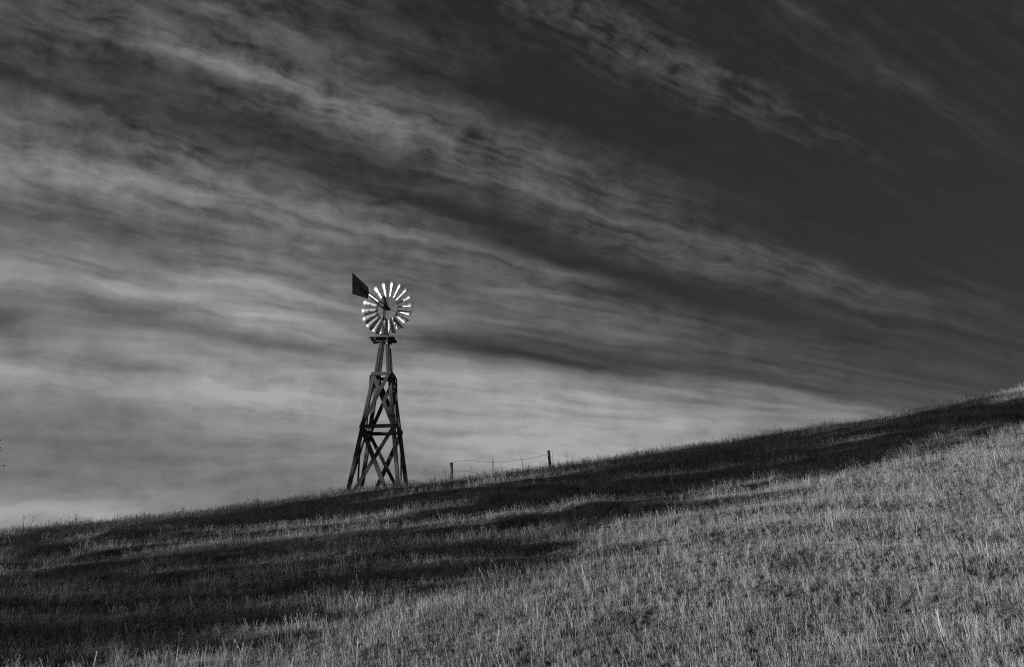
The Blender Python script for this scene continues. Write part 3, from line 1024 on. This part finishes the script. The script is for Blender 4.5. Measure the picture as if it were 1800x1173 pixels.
# ------------------------------------------------------------------ trees to the left of the view: their long shadows cross the slope
def make_tree(name, height, crown_r, crown_lo, n_leaf, seed, leaf=0.16, lean=0.0, shape=(0.18, 0.80)):
    """trunk + limbs mesh and leaf mesh, base at the origin"""
    rd = random.Random(seed)
    V, Fc = [], []
    tips = []
    trunk = []
    for i in range(9):
        f = i / 8
        trunk.append(Vector((lean * f * f + 0.12 * math.sin(f * 5 + seed), 0.12 * math.cos(f * 4 + seed * 2) - 0.1, height * 0.9 * f - 0.3 * (i == 0))))
    r0 = 0.028 * height
    tube_data(trunk, [r0 * (1.25 if i == 0 else 1) * (1 - 0.9 * i / 8) + 0.01 for i in range(9)], 9, V, Fc)

    def limb(p, d, L, r, lvl):
        pts = [p.copy()]
        q = p.copy(); dd = d.copy()
        n = 4
        for i in range(n):
            dd = (dd + Vector((rd.gauss(0, .16), rd.gauss(0, .16), rd.gauss(0.06, .12)))).normalized()
            q = q + dd * (L / n)
            pts.append(q.copy())
        tube_data(pts, [r * (1 - 0.75 * i / n) for i in range(n + 1)], 5, V, Fc, cap=False)
        if lvl == 0:
            tips.extend(pts[1:])
            return
        tips.append(pts[-1])
        for k in range(3 if lvl > 1 else 4):
            i = rd.randint(1, n)
            nd = (dd + Vector((rd.gauss(0, .7), rd.gauss(0, .7), rd.gauss(0.15, .45)))).normalized()
            limb(pts[i], nd, L * rd.uniform(.42, .62), r * 0.45, lvl - 1)

    nl = 11
    for k in range(nl):
        f = crown_lo + (0.97 - crown_lo) * (k + 0.5) / nl
        i = min(7, int(f / 0.9 * 8)) if f < 0.9 else 8
        p = trunk[min(8, max(1, i))]
        p = Vector((p.x, p.y, min(p.z, f * height * 0.92)))
        a = k * 2.4 + rd.uniform(-.4, .4)
        w = crown_r * math.sin(math.pi * (shape[0] + shape[1] * (f - crown_lo) / (1 - crown_lo))) ** 0.6
        d = Vector((math.cos(a), math.sin(a), rd.uniform(0.15, 0.7))).normalized()
        limb(p, d, w * 0.75, r0 * 0.42 * (1.2 - f), 2)
    wood = mesh_np(name + '_wood', V, Fc, True)
    # leaves: small quads in clumps about the twig tips
    tp = np.array([tuple(t) for t in tips])
    g = np.random.default_rng(seed)
    c = tp[g.integers(0, len(tp), n_leaf)] + g.normal(0, 0.26, (n_leaf, 3))
    u = g.normal(0, 1, (n_leaf, 3)); u /= np.linalg.norm(u, axis=1)[:, None]
    v = np.cross(u, g.normal(0, 1, (n_leaf, 3))); v /= np.linalg.norm(v, axis=1)[:, None]
    s = leaf * g.uniform(0.6, 1.3, (n_leaf, 1))
    q = np.stack([c - u * s, c + v * s * 0.38, c + u * s, c - v * s * 0.38], 1).reshape(-1, 3)
    me = bpy.data.meshes.new(name + '_leaves')
    me.vertices.add(len(q)); me.vertices.foreach_set('co', q.ravel())
    me.loops.add(len(q)); me.loops.foreach_set('vertex_index', np.arange(len(q), dtype=np.int32))
    me.polygons.add(n_leaf); me.polygons.foreach_set('loop_start', np.arange(0, len(q), 4, dtype=np.int32))
    me.update(calc_edges=True)
    at = me.attributes.new('shade', 'FLOAT', 'POINT')
    at.data.foreach_set('value', np.repeat(g.uniform(0.2, 1.0, n_leaf), 4).astype(np.float32))
    wood.materials.append(M_BARK); me.materials.append(M_LEAF)
    return wood, me


TREES = [make_tree('broad', 12.0, 5.0, 0.10, 4400, 3, 0.19),
         make_tree('tall', 16.0, 4.4, 0.10, 18000, 5, 0.21, shape=(0.3, 0.5)),
         make_tree('thin', 15.0, 3.4, 0.12, 9500, 8, 0.18, shape=(0.25, 0.6)),
         make_tree('high', 16.0, 4.6, 0.52, 9000, 12, 0.2, shape=(0.3, 0.5))]
TH = [12.0, 17.0, 15.0, 17.0]


def uv_xy(u, v):
    c, s = math.cos(SUN_AZ), math.sin(SUN_AZ)
    return u * c - v * s, u * s + v * c


def tree(kind, u, v, top, label, width=1.0, rz=0.0):
    x, y = uv_xy(u, v)
    z = h(x, y)
    root = empty('tree', (x, y, z), rz)
    s = (top - z) / TH[kind]
    root.scale = (s * width, s * width, s)
    wood, leaves = TREES[kind]
    link('trunk', wood, root); link('crown', leaves, root)
    tag(root, label, 'tree', 'trees left of the view that shade the slope')
    return root


tree(0, -30, 21.0, 6.0, 'low bushy tree left of the view, nearest the camera', 1.1, 0.4)
tree(0, -27, 24.3, 8.4, 'rounded tree left of the view, second from the camera', 1.0, 1.9)
tree(0, -31, 28.0, 11.6, 'broad dense tree left of the view, third from the camera', 0.62, 2.7)
tree(3, -29, 32.0, 19.5, 'high-crowned dense tree left of the view, fourth from the camera', 0.62, 0.9)
tree(3, -33, 34.8, 21.0, 'high-crowned tree left of the view, fifth from the camera', 0.6, 2.3)
tree(2, -28, 33.4, 9.0, 'small thin tree under the high-crowned ones left of the view', 0.8, 3.3)
tree(2, -30, 36.3, 21.0, 'thin tree left of the view, seventh from the camera', 0.75, 2.2)
tree(1, -32, 39.6, 23.2, 'tall tree left of the view, eighth from the camera', 0.55, 3.3)
tree(2, -30, 42.4, 20.6, 'thin tree left of the view, ninth from the camera', 0.9, 4.6)
tree(2, -34, 45.6, 17.5, 'thin tree left of the view, tenth from the camera', 0.9, 0.6)
tree(0, -40, 19.8, 6.6, 'low bushy tree left of the view, nearest in the rear row', 1.2, 5.4)
tree(0, -38, 23.0, 8.4, 'rounded tree left of the view, second in the rear row', 1.2, 3.9)
tree(0, -41, 25.8, 10.0, 'broad tree left of the view, third in the rear row', 1.1, 0.7)
tree(0, -39, 28.0, 11.8, 'broad tree left of the view, fourth in the rear row', 0.68, 4.7)
tree(3, -40, 32.3, 21.0, 'high-crowned tree left of the view, fifth in the rear row', 0.7, 4.1)
tree(2, -39, 38.2, 23.6, 'thin tree left of the view, sixth in the rear row', 0.7, 5.0)
tree(1, -42, 49.8, 18.5, 'tall tree left of the view, last in the rear row', 0.8, 0.2)
tree(2, -35, 29.3, 15.6, 'slender upright tree left of the view beside the broad ones', 0.42, 2.6)
tree(2, -36, 31.7, 14.5, 'slender thin tree left of the view between the rows', 0.5, 1.1)
tree(1, -31, 49.0, 17.0, 'tall tree left of the view, farthest from the camera', 0.6, 5.6)

# small tree whose bare twig tips just enter the frame at the left edge
tx, ty = -27.2, 41.0
tz = h(tx, ty)
wood, leaves = make_tree('edge', 8.6, 4.0, 0.3, 1500, 21, leaf=0.11)
et = empty('bare_tree', (tx, ty, tz))
tag(et, 'sparse tree at the left edge with only twig tips showing', 'tree')
link('trunk', wood, et); link('crown', leaves, et)
for tip_px, hook in (((7.5, 819), 0.0), ((3, 792.5), 0.05), ((2, 787), -0.05), ((1, 774), 0.0)):
    t_ = at_y(*tip_px, ty) - Vector((tx, ty, tz))
    s_ = Vector((1.6, 0.2, t_.z * 0.82))
    m_ = s_.lerp(t_, 0.6) + Vector((0, 0, 0.18 + hook))
    tube('twig', [s_, s_.lerp(m_, .5) + Vector((0, 0, .06)), m_, m_.lerp(t_, .6) + Vector((0, 0, hook)), t_], [0.03, 0.024, 0.018, 0.013, 0.010], M_BARK, et, 5)
    if hook == 0.0:
        V, Fc = [], []
        for k in range(5):
            dv = Vector((random.uniform(-.2, 1), random.uniform(-.5, .5), random.uniform(-.8, 1))) * 0.05
            tube_data([t_ - Vector((0.04, 0, 0)), t_ + dv], [0.014, 0.006], 5, V, Fc)
        link('bud', mesh_np('bud', V, Fc), et, M_BARK)
